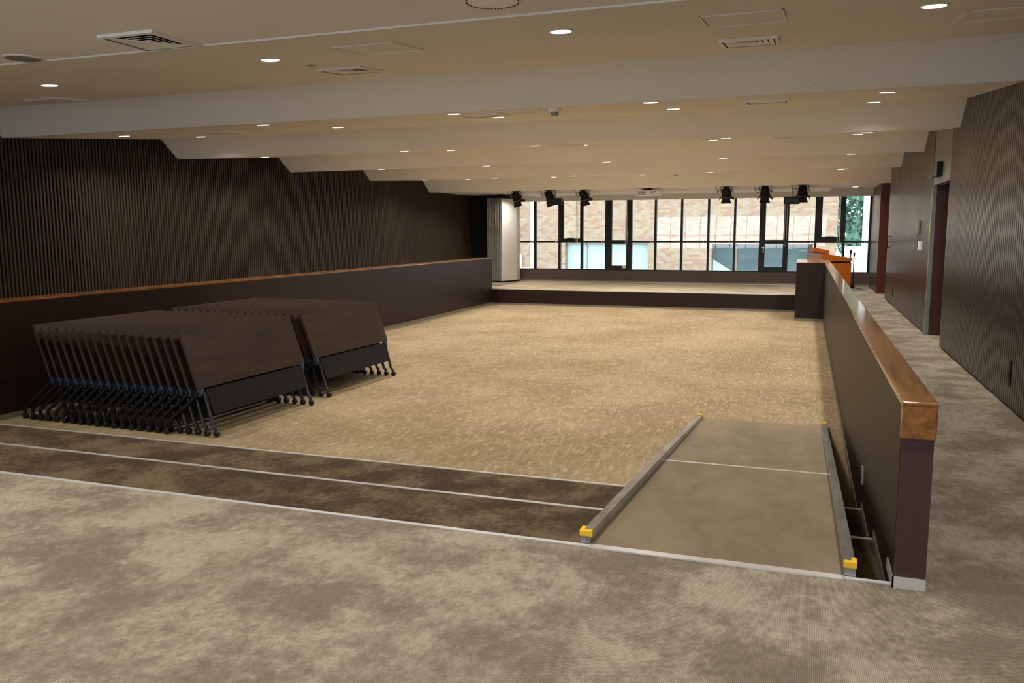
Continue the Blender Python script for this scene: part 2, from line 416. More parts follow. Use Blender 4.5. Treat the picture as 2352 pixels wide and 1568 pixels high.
# ------------------------------------------------------------------ windows of the stage
MX = [-8.98, -8.28, -7.46, -6.72, -5.93, -5.14, -4.38, -3.58, -2.78, -2.01, -1.27, -.51, .27, 1.03, 1.72]
ZB, ZT, ZH = .36, 1.25, 2.56
OPEN = {2: 'upper', 4: 'full', 10: 'full', 12: 'upper'}
for i in range(14):
    a, b = MX[i], MX[i+1]
    t = bpy.data.objects.new('window_%d' % (i+1), None); C.objects.link(t); t['kind'] = 'structure'; t.location = (a, YG, ZB)
    L = lambda mb, x0, x1, y0, y1, z0, z1: mb.box(x0-a, x1-a, y0-YG, y1-YG, z0-ZB, z1-ZB)
    fr = MB()
    L(fr, a-.032, a+.032, YG-.09, YG+.06, ZB, ZH)
    L(fr, a+.032, b-.032, YG-.07, YG+.05, ZT-.035, ZT+.035)
    L(fr, a+.032, b-.032, YG-.07, YG+.05, ZB, ZB+.03)
    if i == 13: L(fr, b-.032, b+.03, YG-.09, YG+.06, ZB, ZH)
    fr.build('window_frame', m_frame, t)
    g = MB(); L(g, a+.03, b-.03, YG-.004, YG+.004, ZT+.03, ZH); g.build('pane', m_glass, t)
    g = MB(); L(g, a+.03, b-.03, YG-.004, YG+.004, ZB+.02, ZT-.03); g.build('pane', m_glass, t)
    k = OPEN.get(i)
    if k:
        s = MB()
        if k == 'upper': wl_, wr, wb = (.15, .05, .12) if i == 2 else (.16, .12, .15)
        else: wl_, wr, wb = (.19, .14, .06) if i == 4 else (.14, .11, .06)
        L(s, a+.02, a+wl_, YG-.10, YG-.02, ZT+.0, ZH); L(s, b-wr, b-.02, YG-.10, YG-.02, ZT, ZH)
        L(s, a+wl_, b-wr, YG-.10, YG-.02, ZT, ZT+wb)
        sh = s.build('sash', m_frame, t)
        if k == 'upper':
            h = MB(); L(h, (a+b)/2-.1, (a+b)/2+.12, YG-.125, YG-.1, ZT+wb-.04, ZT+wb+.012); h.build('latch', m_blackmatt, sh)
        if k == 'full':
            s = MB()
            L(s, a+.02, a+wl_, YG-.10, YG-.02, ZB, ZT); L(s, b-wr, b-.02, YG-.10, YG-.02, ZB, ZT)
            L(s, a+wl_, b-wr, YG-.10, YG-.02, ZB, ZB+.15)
            L(s, a+wl_, b-wr, YG-.10, YG-.02, ZT-.06, ZT)
            sh = s.build('sash', m_frame, t)
            h = MB(); hx = a+.1 if i == 10 else b-.1
            L(h, hx-.012, hx+.012, YG-.13, YG-.1, (.93 if i == 10 else 1.42), (1.12 if i == 10 else 1.60)); L(h, hx-.05, hx+.03, YG-.14, YG-.125, (1.07 if i == 10 else 1.5), (1.09 if i == 10 else 1.52))
            h.build('handle', m_steel, sh)
            if i == 4:
                h = MB(); L(h, b-wr-.12, b-wr-.01, YG-.106, YG-.1, ZB+.07, ZB+.14); h.build('sticker', m_whiteplas, sh)
    # cord guides on the transom
    c = MB(); L(c, b-.135, b-.125, YG-.085, YG-.07, ZT-.04, ZT+.05); L(c, b-.09, b-.08, YG-.085, YG-.07, ZT-.04, ZT+.05)
    c.build('cord_guide', m_whiteplas, t)
def cord(x, z0, label):
    m = MB(); r = .028
    pts = [(x-r, 25.5, 2.56), (x-r, 25.5, z0+r)]+[(x-r*math.cos(a), 25.5, z0+r-r*math.sin(a)) for a in (PI/6, PI/3, PI/2, 2*PI/3, 5*PI/6)]+[(x+r, 25.5, z0+r), (x+r, 25.5, 2.56)]
    m.tube(pts, .0065, 6)
    tag(m.build('blind_cord', m_whiteplas, None, True), label, 'blind cord', 'looped blind cords at the stage windows')
cord(-5.25, 1.20, 'white looped blind cord hanging left of the projector'); cord(-.56, 1.14, 'white looped blind cord below the right black box'); cord(-6.83, 1.25, 'white blind cord below the third spotlight from left'); cord(.88, 1.25, 'white blind cord above the lectern by the tree view')

# ------------------------------------------------------------------ folding partition at the left of the stage
t = thing('folding_partition', (-9.45, 24.4, 0), 'grey pleated folding partition with a white end panel beside the windows', 'partition')
m = MB(); n = 9
for i in range(n):
    x = i*.052; m.prism([(x, 0), (x+.026, -.03), (x+.052, 0), (x+.052, .25), (x, .25)], 'z', .03, 2.62)
m.build('pleated_section', rib_mat('grey_pleat', srgb(120, 120, 114), srgb(140, 138, 130), .5, .4), t)
m = MB()
for i in range(8): m.box(i*.052+.02, i*.052+.032, -.034, -.026, 1.62, 1.72)
m.build('brass_hinge', plain('brass', srgb(150, 120, 60), .4, .6), t)
m = MB(); m.prism([(.47, -.01), (.50, -.03), (.76, .66), (.76, .95), (.50, .3), (.47, .25)], 'z', .05, 2.60); m.build('end_panel', m_white, t)
m = MB(); m.prism([(.0, -.02), (.50, -.035), (.765, .66), (.765, .95), (0, .25)], 'z', .0, .05); m.build('floor_track', m_blackmatt, t)
m = MB(); m.prism([(.0, -.02), (.50, -.035), (.765, .66), (.765, .95), (0, .25)], 'z', 2.62, 2.65); m.prism([(.3, .1), (.5, .1), (.6, .5), (.4, .5)], 'z', 2.65, 2.74); m.build('top_track', m_blackmatt, t)

# ------------------------------------------------------------------ half walls round the lower floor
t = thing('half_wall', (XR, 3.92, 0), 'dark brown half wall with varnished wood cap along the right corridor', 'half wall')
m = MB(); m.box(0, .134, 0.001, YS-3.92+.2, ZP, .83); m.build('panel', m_lam, t)
m = MB(); m.box(.002, .132, -.006, 0, .05, .70); m.build('end_board', m_maroon, t)
m = MB(); m.box(-.004, .14, -.022, YS-3.92+.2, .828, .855, .006); m.box(-.003, .139, -.022, .012, .69, .85, .006); m.build('cap_rail', m_cap, t)
m = MB(); m.box(-.004, .134, -.014, -.006, 0, .052); m.box(-.006, .004, -.014, .22, 0, .052); m.build('metal_shoe', m_steel, t)
m = MB()
m.box(-.006, .004, .05, YB-3.92-.03, -S, -S+.06); m.box(-.006, .004, YB-3.92, YC-3.92-.03, -2*S, -2*S+.06); m.box(-.008, .004, YC-3.92, 19.7-3.92, ZP, ZP+.055)
m.build('skirting', m_base, t)
m = MB(); m.box(-.012, .004, 1.92, 1.99, -.10, .02, .003); m.build('socket_plate', m_grey, t)
t = thing('end_post', (-.17, 19.7, ZP), 'dark brown boxed post at the far end of the right half wall', 'post')
m = MB(); m.box(0, .604, 0, YS-19.7, 0, .86-ZP); m.build('panel', m_lam, t)
m = MB(); m.box(-.004, .60, -.004, YS-19.7, .86-ZP, .872-ZP); m.build('cap_rail', m_cap, t)
m = MB(); m.box(-.01, .604, -.012, 0, 0, .055); m.box(-.012, 0, 0, YS-19.7, 0, .055); m.build('skirting', m_base, t)
t = thing('half_wall', (XL, YA-1.2, 0), 'long dark half wall with orange wood cap along the left side', 'half wall')
LL = YS-YA+1.2
m = MB(); m.box(-.30, 0, 0, LL, ZP, .845); m.build('panel', m_lam, t)
m = MB(); m.box(-.13, .004, -.01, LL+.01, .842, .868, .006); m.box(-.31, -.18, -.01, LL+.01, .842, .868, .006); m.build('cap_rail', m_cap, t)
m = MB(); m.box(-.006, .010, YC-YA+1.2, LL, ZP, ZP+.06); m.build('skirting', m_base, t)

# ------------------------------------------------------------------ ramp
t = thing('ramp', (-.38, YA, 0), 'folding wheelchair ramp with metal side rails and yellow corner caps', 'ramp')
x0, x1 = -.60, .61                       # deck
Lr = 9.0-YA; zr = lambda y: ZP*(y/Lr)+.006*(1-y/Lr)+.012*(y/Lr)
yf = 2.44
m = MB(); m.prism([(0, zr(0)-.03), (0, zr(0)), (yf-.02, zr(yf-.02)), (yf-.02, zr(yf)-.03)], 'x', x0, x1); m.build('upper_deck', m_ramp, t)
m = MB(); m.prism([(yf+.02, zr(yf)-.03), (yf+.02, zr(yf+.02)), (Lr, zr(Lr)), (Lr, zr(Lr)-.01), (yf+.5, zr(yf+.5)-.03)], 'x', x0, x1); m.build('lower_deck', m_ramp, t)
m = MB(); m.prism([(yf-.02, zr(yf)-.025), (yf-.02, zr(yf-.02)+.003), (yf+.02, zr(yf+.02)+.003), (yf+.02, zr(yf)-.03)], 'x', x0, x1); m.build('hinge_strip', m_steel, t)
m = MB(); m.box(x0, x1, -.05, .0, .001, .009); m.build('threshold_strip', m_steel, t)
for sx in (-1, 1):
    xa, xb = (x0-.05, x0) if sx < 0 else (x1, x1+.05)
    m = MB(); hgt = .062
    for (ya, yb) in ((.0, yf-.004), (yf+.004, Lr)):
        m.prism([(ya, zr(ya)-.03 if ya < 3 else zr(ya)-.03), (ya, zr(ya)+hgt), (yb, zr(yb)+hgt*(.6 if yb > 3 else 1)), (yb, max(ZP+.002, zr(yb)-.03))], 'x', xa, xb)
    rl = m.build('side_rail', m_rail, t)
    xi0, xi1 = (xb-.004, xb+.0015) if sx < 0 else (xa-.0015, xa+.004)
    for (yy, zz, yl) in ((-.012, zr(0)+hgt, .06), (Lr-.05, zr(Lr)+hgt*.6, .06)):
        m = MB(); m.box(xa-.004, xb+.012 if sx < 0 else xb+.004, yy-.004, yy+.022, zz-.018, zz+.012, .003)
        m.box(xa-.004 if sx < 0 else xb-.02, xa+.02 if sx < 0 else xb+.004, yy, yy+yl, zz-.006, zz+.014, .003)
        c = m.build('corner_cap', m_yellow, t); c['label'] = 'yellow corner cap'

# ------------------------------------------------------------------ nested flip-top tables
TL = 1.78; PITCH = .1185
def make_table():
    r = thing('flip_top_table', (0, 0, ZP), 'x', 'table', 'folded tables nested in two rows')
    # local: x=0 at the bracket, +x towards the open floor, y along the table, z up from the floor
    th = math.atan2(.205, .57); R = Matrix.Rotation(-th, 3, 'Y')
    m = MB(); b = bmesh.new(); bmesh.ops.create_cube(b, size=1); bmesh.ops.scale(b, vec=(.032, TL, .60), verts=b.verts)
    ed = [e for e in b.edges if abs(e.verts[0].co.x-e.verts[1].co.x) > .01]
    bmesh.ops.bevel(b, geom=ed, offset=.018, segments=3, affect='EDGES', profile=.5)
    bmesh.ops.transform(b, matrix=Matrix.Translation((-.105, 0, .775)) @ R.to_4x4(), verts=b.verts)
    for f_ in b.faces: f_.material_index = 0
    me = bpy.data.meshes.new('t'); b.to_mesh(me); b.free(); m.b.from_mesh(me)
    m.b.faces.ensure_lookup_table(); nrm = R @ Vector((1, 0, 0))
    for f_ in m.b.faces:
        f_.normal_update(); f_.material_index = 0 if abs(f_.normal.dot(nrm)) > .9 else 1
    m.build('table_top', [m_tabletop, m_edge], r)
    m = MB(); m.obox(.05, 0, .35, .008, TL-.21, .27, R); m.build('modesty_panel', m_blackmatt, r)
    for s in (-1, 1):
        yb = s*(TL/2-.046)
        m = MB()
        m.prism([(-.038, .50), (.004, .50), (.018, .44), (.0, .405), (-.034, .425)], 'y', yb-.03, yb+.03); m.build('hinge_bracket', m_bluegrey, r)
        fr = MB(); yo = yb-s*.032
        legs = []
        fr.tube([(.01, yo, .45), (.10, yo, .115), (.125, yo, .09), (.13, yo, .055)], .019, 8)
        legs.append(fr.build('leg', m_black, r, True))
        fr = MB(); yo = yb+s*.032
        fr.tube([(-.01, yo, .45), (-.43, yo, .125), (-.45, yo, .10), (-.45, yo, .055)], .018, 8)
        legs.append(fr.build('leg', m_black, r, True))
        for lg, cx, cy in ((legs[0], .13, yb-s*.032), (legs[1], -.45, yb+s*.032)):
            m = MB()
            m.lathe([(0, -.024), (.018, -.024), (.031, -.017), (.034, 0), (.031, .017), (.018, .024), (0, .024)], (cx+.008, cy, .034), 16, Euler((PI/2, 0, 0)))
            m.tube([(cx, cy, .08), (cx, cy, .04)], .010, 8)
            m.build('caster', m_black, lg, True)
    return r
ORD = ['front-most', 'second', 'third', 'fourth', 'fifth', 'sixth', 'seventh', 'eighth', 'ninth', 'tenth', 'eleventh', 'twelfth', 'thirteenth', 'fourteenth', 'fifteenth', 'sixteenth', 'seventeenth', 'last']
proto = None
for row, (yc, nm) in enumerate(((7.47, 'near row'), (9.58, 'far row'))):
    for i in range(18):
        x = -5.625-i*PITCH*math.cos(math.radians(1.8))-(.0 if row == 0 else .012)
        jy = random.uniform(-.003, .003)
        if row == 0: lab = 'folded dark walnut flip-top table on black casters, %s of the near row' % ORD[i] if i in (0, 17) else 'folded dark walnut flip-top table, %s from the front of the near row' % ORD[i]
        else: lab = 'folded dark walnut flip-top table on black casters, %s of the far row' % ORD[i] if i in (0, 17) else 'folded dark walnut flip-top table, %s from the front of the far row' % ORD[i]
        if proto is None: proto = make_table(); proto.location = (x, yc+jy+i*PITCH*math.sin(math.radians(1.8)), ZP); proto['label'] = lab; proto.rotation_euler = (0, 0, math.radians(-1.8))
        else: copy_tree(proto, (x, yc+jy+i*PITCH*math.sin(math.radians(1.8)), ZP), lab)

# ------------------------------------------------------------------ lectern and microphone stands
t = thing('lectern', (.40, 22.55, 0), 'orange cherry wood lectern standing behind the far end of the half wall', 'lectern', rot=(0, 0, math.radians(17)))
m = MB(); m.box(0, .76, 0, 1.15, .0, .76); m.build('body', m_lectern, t)
m = MB(); m.box(.012, .748, .012, 1.138, .76, .795); m.build('shadow_gap', m_blackmatt, t)
m = MB(); m.prism([(0, .795), (.775, .795), (.775, .885), (0, 1.0)], 'y', -.01, 1.16); m.build('desk_top', m_lectern, t)
m = MB(); m.prism([(.02, 1.02), (.43, .97), (.43, 1.06), (.02, 1.14)], 'y', .72, 1.15); m.mi = 1; m.prism([(.03, .99), (.42, .93), (.42, .97), (.03, 1.02)], 'y', .73, 1.14); m.build('raised_shelf', [m_lectern, m_blackmatt], t)
m = MB(); m.tube([(.62, .55, .90), (.62, .55, 1.08), (.60, .52, 1.16)], .009, 8); m.tube([(.60, .52, 1.15), (.585, .50, 1.19)], .016, 8); m.build('gooseneck_microphone', m_blackmatt, t)
def mic_stand(x, y, h, lab):
    t = thing('microphone_stand', (x, y, 0), lab, 'microphone stand')
    m = MB(); m.tube([(0, 0, .05), (0, 0, h)], .013, 8); m.build('pole', m_blackmatt, t)
    m = MB(); m.lathe([(0, .03), (.05, .04), (.045, .12), (.018, .2), (0, .2)], (0, 0, 0), 12); m.build('base_hub', m_blackmatt, t)
    for a in (-25, 95, 215):
        a = math.radians(a); m = MB(); m.tube([(.02*math.cos(a), .02*math.sin(a), .07), (.30*math.cos(a), .30*math.sin(a), .012)], .010, 6); m.build('leg', m_blackmatt, t)
    m = MB(); m.tube([(0, 0, h-.02), (-.0, -.03, h+.03)], .022, 8); m.tube([(-.0, -.03, h+.02), (.0, -.06, h+.07)], .028, 8, .02); m.build('microphone', m_blackmatt, t)
mic_stand(1.17, 24.25, .98, 'black microphone stand between lectern and window, the left one')
mic_stand(1.235, 23.85, .92, 'black microphone stand with floor legs right of the lectern')

# ------------------------------------------------------------------ stage spotlights
def make_spot(yawdeg):
    r = thing('stage_spotlight', (0, 0, 2.74), 'x', 'spotlight', 'black stage spotlights under the ceiling')
    d = Vector((math.sin(math.radians(yawdeg))*.35, .38, -.88)).normalized()
    q = Vector((0, 0, -1)).rotation_difference(d).to_matrix().to_4x4(); ctr = Vector((0, 0, -.17))
    def xf(mb): bmesh.ops.transform(mb.b, matrix=Matrix.Translation(ctr) @ q, verts=mb.b.verts); return mb
    m = MB(); m.lathe([(0, .15), (.07, .15), (.10, .12), (.125, .08), (.13, 0), (.13, -.09), (.145, -.10), (.145, -.14), (.12, -.14), (.11, -.12), (0, -.12)], n=20)
    m.box(-.05, .05, -.155, -.12, -.03, .09); m.box(-.05, .05, .12, .15, -.03, .09); hs = xf(m).build('housing', m_blackmatt, r, True)
    m = MB(); m.lathe([(.128, -.142), (.148, -.142), (.148, -.152), (.128, -.152)], n=24); xf(m).build('lens_ring', m_grey, hs, True)
    for k, (w1, w2, ln, sp) in enumerate(((.10, .155, .17, 16), (.10, .155, .17, 25), (.075, .11, .12, 40), (.075, .11, .12, 40))):
        m = MB(); tt = bmesh.new()
        A = [(-w1, 0, 0), (w1, 0, 0), (w2, 0, -ln), (-w2, 0, -ln)]
        vs = [tt.verts.new(p) for p in A]; vs2 = [tt.verts.new((p[0], .004, p[2])) for p in A]
        tt.faces.new(vs); tt.faces.new(vs2[::-1])
        for i in range(4): tt.faces.new((vs[i], vs2[i], vs2[(i+1) % 4], vs[(i+1) % 4]))
        bmesh.ops.recalc_face_normals(tt, faces=tt.faces)
        rz = [0, PI, PI/2, -PI/2][k]
        mt = Matrix.Rotation(rz, 4, 'Z') @ Matrix.Translation((0, -.135, -.155)) @ Matrix.Rotation(-math.radians(sp), 4, 'X')
        bmesh.ops.transform(tt, matrix=mt, verts=tt.verts); m.merge(tt); xf(m).build('barn_door', m_blackmatt, r)
    m = MB()
    m.tube([(-.145, 0, -.17), (-.16, 0, -.10), (-.16, 0, -.02), (-.10, 0, 0)], .010, 6); m.tube([(.145, 0, -.17), (.16, 0, -.10), (.16, 0, -.02), (.10, 0, 0)], .010, 6); m.box(-.11, .11, -.03, .03, -.02, 0)
    yk = m.build('yoke', m_black, r)
    m = MB(); m.lathe([(0, 0), (.03, 0), (.03, .03), (0, .03)], (.165, 0, -.17), 10, Euler((0, PI/2, 0))); m.build('knob', m_black, yk)
    m = MB(); pts = [(-.06, .02, -.10)]
    for k in range(14):
        a = k/13*2*PI*1.1; pts.append((-.21+.06*math.cos(a), .03+.006*k, -.15+.06*math.sin(a)))
    pts += [(-.25, .06, -.14), (-.29, .03, -.08), (-.32, .02, 0)]
    m.tube(pts, .008, 6); m.build('cable', m_black, r, True)
    return r
spx = [(1190, -7.86), (1268, -6.87), (1345, -5.87), (1670, -2.01), (1757, -1.04), (1841, -.12)]
slabs = ['left-most black stage spotlight, near the folding partition', 'second black spotlight from the left, behind a hanging black box', 'third black spotlight from the left, next towards the projector',
         'first black spotlight right of the projector', 'middle black spotlight of the right-hand three', 'right-most black spotlight, beside a hanging black box']
pa = make_spot(45); pa.scale = (.88, .88, .86); pb_ = None
for i, (px, x) in enumerate(spx):
    if i == 0: pa.location = (x, 22.62, 2.74); pa['label'] = slabs[0]
    elif i < 3: copy_tree(pa, (x, 22.62, 2.74), slabs[i])
    elif i == 3: pb_ = make_spot(0); pb_.scale = (.9, .88, .84); pb_.location = (x, 22.62, 2.74); pb_['label'] = slabs[3]
    else: copy_tree(pb_, (x, 22.62, 2.74), slabs[i])
def hang_box(x, lab, w_, z0, z1):
    t = thing('hanging_speaker', (x, 22.33, 2.74), lab, 'loudspeaker', 'small black boxes hanging beside spotlights')
    m = MB(); m.box(-w_/2, w_/2, -.10, .10, z0-2.74, z1-2.74, .025); m.build('cabinet', m_blackmatt, t)
    m = MB(); m.box(-w_/2+.03, w_/2-.03, -.104, -.1, z0-2.71, z1-2.77); m.build('grille', m_black, t)
    m = MB(); m.box(.0, .03, -.01, .01, z1-2.76, 0); m.box(-.05, .08, -.04, .04, -.012, 0); m.build('bracket', m_grey, t)
hang_box(-6.62, 'small black speaker box hanging in front of the second spotlight', .42, 2.315, 2.50)
hang_box(-.37, 'small black speaker box on a pole left of the right-most spotlight', .39, 2.245, 2.43)

# ------------------------------------------------------------------ projector
t = thing('projector', (-4.07, 22.7, 2.74), 'white ceiling projector hanging in the middle before the windows', 'projector')
m = MB(); m.box(-.31, .31, -.2, .25, -.195, -.06, .012); m.build('body', m_whiteplas, t)
m = MB()
for k in range(9): m.box(-.26+k*.024, -.247+k*.024, -.203, -.199, -.155, -.085)
m.box(.1, .13, -.203, -.199, -.15, -.085); m.box(.16, .17, -.203, -.199, -.15, -.085); m.box(.2, .24, -.203, -.199, -.12, -.085)
m.box(-.25, -.05, -.203, -.199, -.183, -.17)
m.build('vent_grille', m_print, t)
m = MB(); m.box(-.12, .12, -.08, .1, -.06, -.035); m.box(-.04, .04, -.03, .05, -.035, 0); m.tube([(-.2, 0, -.045), (-.1, -.05, -.02), (.0, -.06, -.045), (.08, -.05, -.02)], .012, 6); m.build('ceiling_mount', m_blackmatt, t)

# ------------------------------------------------------------------ ceiling fittings
def on_ceil(x, y): z, a = ceil_z(y); return (x, y, z-.0008), (a, 0, 0)
def make_downlight():
    r = thing('downlight', (0, 0, 0), 'x', 'ceiling light', 'round recessed downlights')
    m = MB(); m.lathe([(.0, 0), (.092, 0), (.092, -.004), (.086, -.007), (.072, -.004), (.0, -.003)], n=28); m.build('trim_ring', m_whiteplas, r, True)
    m = MB(); m.lathe([(0, -.0105), (.070, -.0105), (.070, -.004), (0, -.004)], n=28); m.build('diffuser', m_lamp, r)
    l = bpy.data.lights.new('lamp', 'AREA'); l.shape = 'DISK'; l.size = .13; l.energy = LAMP_W; l.color = (1, .93, .84); l.spread = math.radians(140)
    o = bpy.data.objects.new('lamp', l); C.objects.link(o); o.parent = r; o.location = (0, 0, -.013)
    return r
DL = []
names0 = ['left-most', 'second', 'third', 'right-most']
for i, (x, y) in enumerate([(-7.19, 6.49), (-4.29, 6.08), (-1.71, 5.91), (.73, 6.21)]): DL.append((x, y, '%s round downlight of the four nearest the viewer' % names0[i]))
rows = {
 'front edge of the second ceiling bay': [(-9.3, 9.6), (-6.35, 8.8), (-3.75, 8.25+.45), (-1.54, 8.6), (.70, 9.09)],
 'back edge of the second ceiling bay': [(-9.2, 11.1), (-6.25, 10.38), (-3.69, 9.95), (-1.55, 10.2), (.71, 11.1)],
 'front edge of the third ceiling bay': [(-9.3, 12.9), (-6.35, 12.6), (-4.05, 12.6), (-1.15, 12.6), (.74, 12.6)],
 'back edge of the third ceiling bay': [(-8.6, 14.2), (-6.2, 14.2), (-3.7, 14.2), (-1.5, 14.2), (.7, 14.2)],
 'front of the fourth ceiling bay': [(-8.6, 16.0), (-6.2, 16.0), (-3.7, 16.0), (-1.5, 16.0), (.7, 16.0)],
 'back of the fourth ceiling bay': [(-8.6, 17.6), (-6.2, 17.6), (-3.7, 17.6), (-1.5, 17.6), (.7, 17.6)],
 'front of the fifth ceiling bay': [(-9.2, 19.4), (-7.3, 19.4), (-5.3, 19.4), (-2.1, 19.4), (.73, 19.4)],
 'back of the fifth ceiling bay': [(-8.6, 20.8), (-6.2, 20.8), (-3.9, 20.8), (-1.5, 20.8), (.7, 20.8)]}
cols = ['left-most', 'second from left', 'middle', 'fourth from left', 'right-most']
for k, v in rows.items():
    for i, (x, y) in enumerate(v): DL.append((x, y, '%s round downlight at the %s' % (cols[i], k)))
for j, y in enumerate((3.4, .9, -1.6, -4.1)):  # rows out of view, added to brighten the near floor
    for i, x in enumerate((-9.2, -6.9, -4.3, -1.75, .73)): DL.append((x, y, '%s added unseen round downlight of the %s row over the entrance floor' % (cols[i], ('first', 'second', 'third', 'fourth')[j])))
for i, x in enumerate((-9.0, -4.95, -3.05, .9)): DL.append((x, 22.33, '%s added downlight hidden behind the last ceiling step over the stage' % ('left-most', 'second', 'third', 'right-most')[i]))  # extra lamps added out of sight to brighten the stage floor
for i, x in enumerate((-8.42, 1.2)): DL.append((x, 24.2, 'round downlight above the stage by the %s' % ('folding partition' if i == 0 else 'right corridor end')))
dl0 = None
for x, y, lab in DL:
    loc, rot = on_ceil(x, y)
    if dl0 is None: dl0 = make_downlight(); dl0.location = loc; dl0.rotation_euler = rot; dl0['label'] = lab
    else: copy_tree(dl0, loc, lab, rot)

def make_vent(h=.235):
    r = thing('air_diffuser', (0, 0, 0), 'x', 'air vent', 'square ceiling air diffusers')
    def ring(m, a, b, z0, z1):   # sloping square ring between half sizes a>b
        tt = bmesh.new(); P = lambda s, z: [tt.verts.new(p) for p in ((-s, -s, z), (s, -s, z), (s, s, z), (-s, s, z))]
        A = P(a, z0); B = P(b, z1); A2 = P(a, z0+.003); B2 = P(b, z1+.003)
        for i in range(4):
            j = (i+1) % 4; tt.faces.new((A[i], A[j], B[j], B[i])); tt.faces.new((A2[i], B2[i], B2[j], A2[j])); tt.faces.new((A[i], A2[i], A2[j], A[j])); tt.faces.new((B[i], B[j], B2[j], B2[i]))
        m.merge(tt)
    m = MB(); ring(m, h, h-.03, -.018, -.022); ring(m, h, h-.002, -.001, -.018); m.build('outer_frame', m_whiteplas, r)
    m = MB(); m.box(-h+.03, h-.03, -h+.03, h-.03, -.003, .0005); m.build('backing', m_darkslot, r)
    for k in range(4):
        a = h-.045-k*.045; m = MB(); ring(m, a, a-.037, -.017, -.007); m.build('vane', m_whiteplas, r)
    m = MB(); m.obox(0, 0, -.014, .05, .05, .006); m.build('centre_plate', m_whiteplas, r)
    return r
v0 = None
for x, y, lab in [(-4.345, 4.775, 'large white square ceiling diffuser nearest the viewer at upper left'), (-8.5, 7.75, 'white square diffuser at the far left of the first sloping bay'),
                  (-4.14, 7.14, 'white square diffuser beside the access hatch at centre left'), (-.5, 7.33, 'white square diffuser below the right access hatch'),
                  (-7.9, 9.95, 'flat-looking square diffuser left in the second ceiling bay'), (-3.6, 9.25, 'flat-looking diffuser in the second bay next to the smoke detector'),
                  (-.45, 9.5, 'square diffuser right in the second ceiling bay'), (-8.2, 13.2, 'thin-looking diffuser left in the third ceiling bay'),
                  (-3.95+.2, 13.3, 'thin-looking diffuser in the middle of the third ceiling bay'), (-.3, 13.3, 'thin-looking diffuser right in the third ceiling bay'), (-1.6, 20.1, 'far diffuser in the last ceiling bay')]:
    loc, rot = on_ceil(x, y)
    if v0 is None: v0 = make_vent(); v0.location = loc; v0.rotation_euler = rot; v0['label'] = lab
    else: copy_tree(v0, loc, lab, rot)

def make_hatch():
    r = thing('access_hatch', (0, 0, 0), 'x', 'ceiling hatch', 'square access hatches in the ceiling')
    m = MB(); h = .27
    for (a, b, c, d) in ((-h, h, -h, -h+.012), (-h, h, h-.012, h), (-h, -h+.012, -h, h), (h-.012, h, -h, h)): m.box(a, b, c, d, -.010, 0)
    m.build('frame', m_whiteplas, r)
    m = MB(); m.box(-h+.018, h-.018, -h+.018, h-.018, -.003, 0); m.build('panel', m_ceil, r)
    return r
h0 = None
for x, y, lab in [(-3.22, 5.98, 'square access hatch at centre left of the first sloping bay'), (-.46, 6.07, 'square access hatch above the right diffuser'), (1.25, 6.86, 'square access hatch at the upper right corner'),
                  (-3.05, 9.0, 'access hatch in the second bay left of the smoke detector')]:
    loc, rot = on_ceil(x, y)
    if h0 is None: h0 = make_hatch(); h0.location = loc; h0.rotation_euler = rot; h0['label'] = lab
    else: copy_tree(h0, loc, lab, rot)

def make_spk():
    r = thing('ceiling_speaker', (0, 0, 0), 'x', 'ceiling speaker', 'round ceiling speakers')
    m = MB(); m.lathe([(0, 0), (.118, 0), (.118, -.006), (.108, -.010), (.104, -.010), (.104, -.002), (0, -.002)], n=40); m.build('rim', m_whiteplas, r, True)
    m = MB(); m.lathe([(0, -.014), (.06, -.013), (.103, -.009), (.103, -.004), (0, -.004)], n=40); m.build('grille', m_grey, r, True)
    return r
s0 = None
for x, y, lab in [(-5.67, 4.9, 'round grey ceiling speaker at the far upper left'), (-7.4, 12.9, 'round ceiling speaker left in the third ceiling bay'), (-1.4, 13.0, 'round ceiling speaker right of centre in the third bay')]:
    loc, rot = on_ceil(x, y)
    if s0 is None: s0 = make_spk(); s0.scale = (1.2, 1.2, 1.2); s0.location = loc; s0.rotation_euler = rot; s0['label'] = lab
    else: copy_tree(s0, loc, lab, rot)
t = thing('round_ceiling_unit', on_ceil(-1.76, 4.66)[0], 'round white ceiling unit with a dotted dark rim at the top edge', 'ceiling unit')
m = MB(); m.lathe([(0, 0), (.165, 0), (.165, -.006), (.158, -.012), (0, -.014)], n=48); m.build('cover', m_whiteplas, t, True)
m = MB()
for k in range(48):
    a = 2*PI*k/48; m.obox(.152*math.cos(a), .152*math.sin(a), -.0135, .006, .012, .004, Euler((0, 0, a)))
m.build('slot_ring', m_darkslot, t)
def smoke(x, y, lab, s=1):
    loc, rot = on_ceil(x, y); t = thing('smoke_detector', loc, lab, 'smoke detector', rot=rot)
    m = MB(); m.lathe([(0, 0), (.055*s, 0), (.055*s, -.02*s), (.048*s, -.028*s), (0, -.028*s)], n=24); m.build('base', m_whiteplas, t, True)
    m = MB(); m.lathe([(0, -.028*s), (.034*s, -.028*s), (.032*s, -.05*s), (.022*s, -.058*s), (0, -.058*s)], n=20); m.build('sensor', m_grey, t, True)
smoke(-2.60, 8.75, 'white smoke detector hanging in the second ceiling bay', 1.35)
smoke(-3.05, 20.6, 'small smoke detector far away in the last ceiling bay')
loc, rot = on_ceil(-4.24, 6.63); t = thing('sprinkler_head', loc, 'tiny sprinkler head left of the centre diffuser', 'sprinkler', rot=rot)
m = MB(); m.lathe([(0, 0), (.045, 0), (.045, -.003), (0, -.004)], n=20); m.build('rosette', m_grey, t)
m = MB(); m.lathe([(0, -.004), (.012, -.004), (.008, -.02), (.018, -.024), (0, -.026)], n=12); m.build('nozzle', m_steel, t)
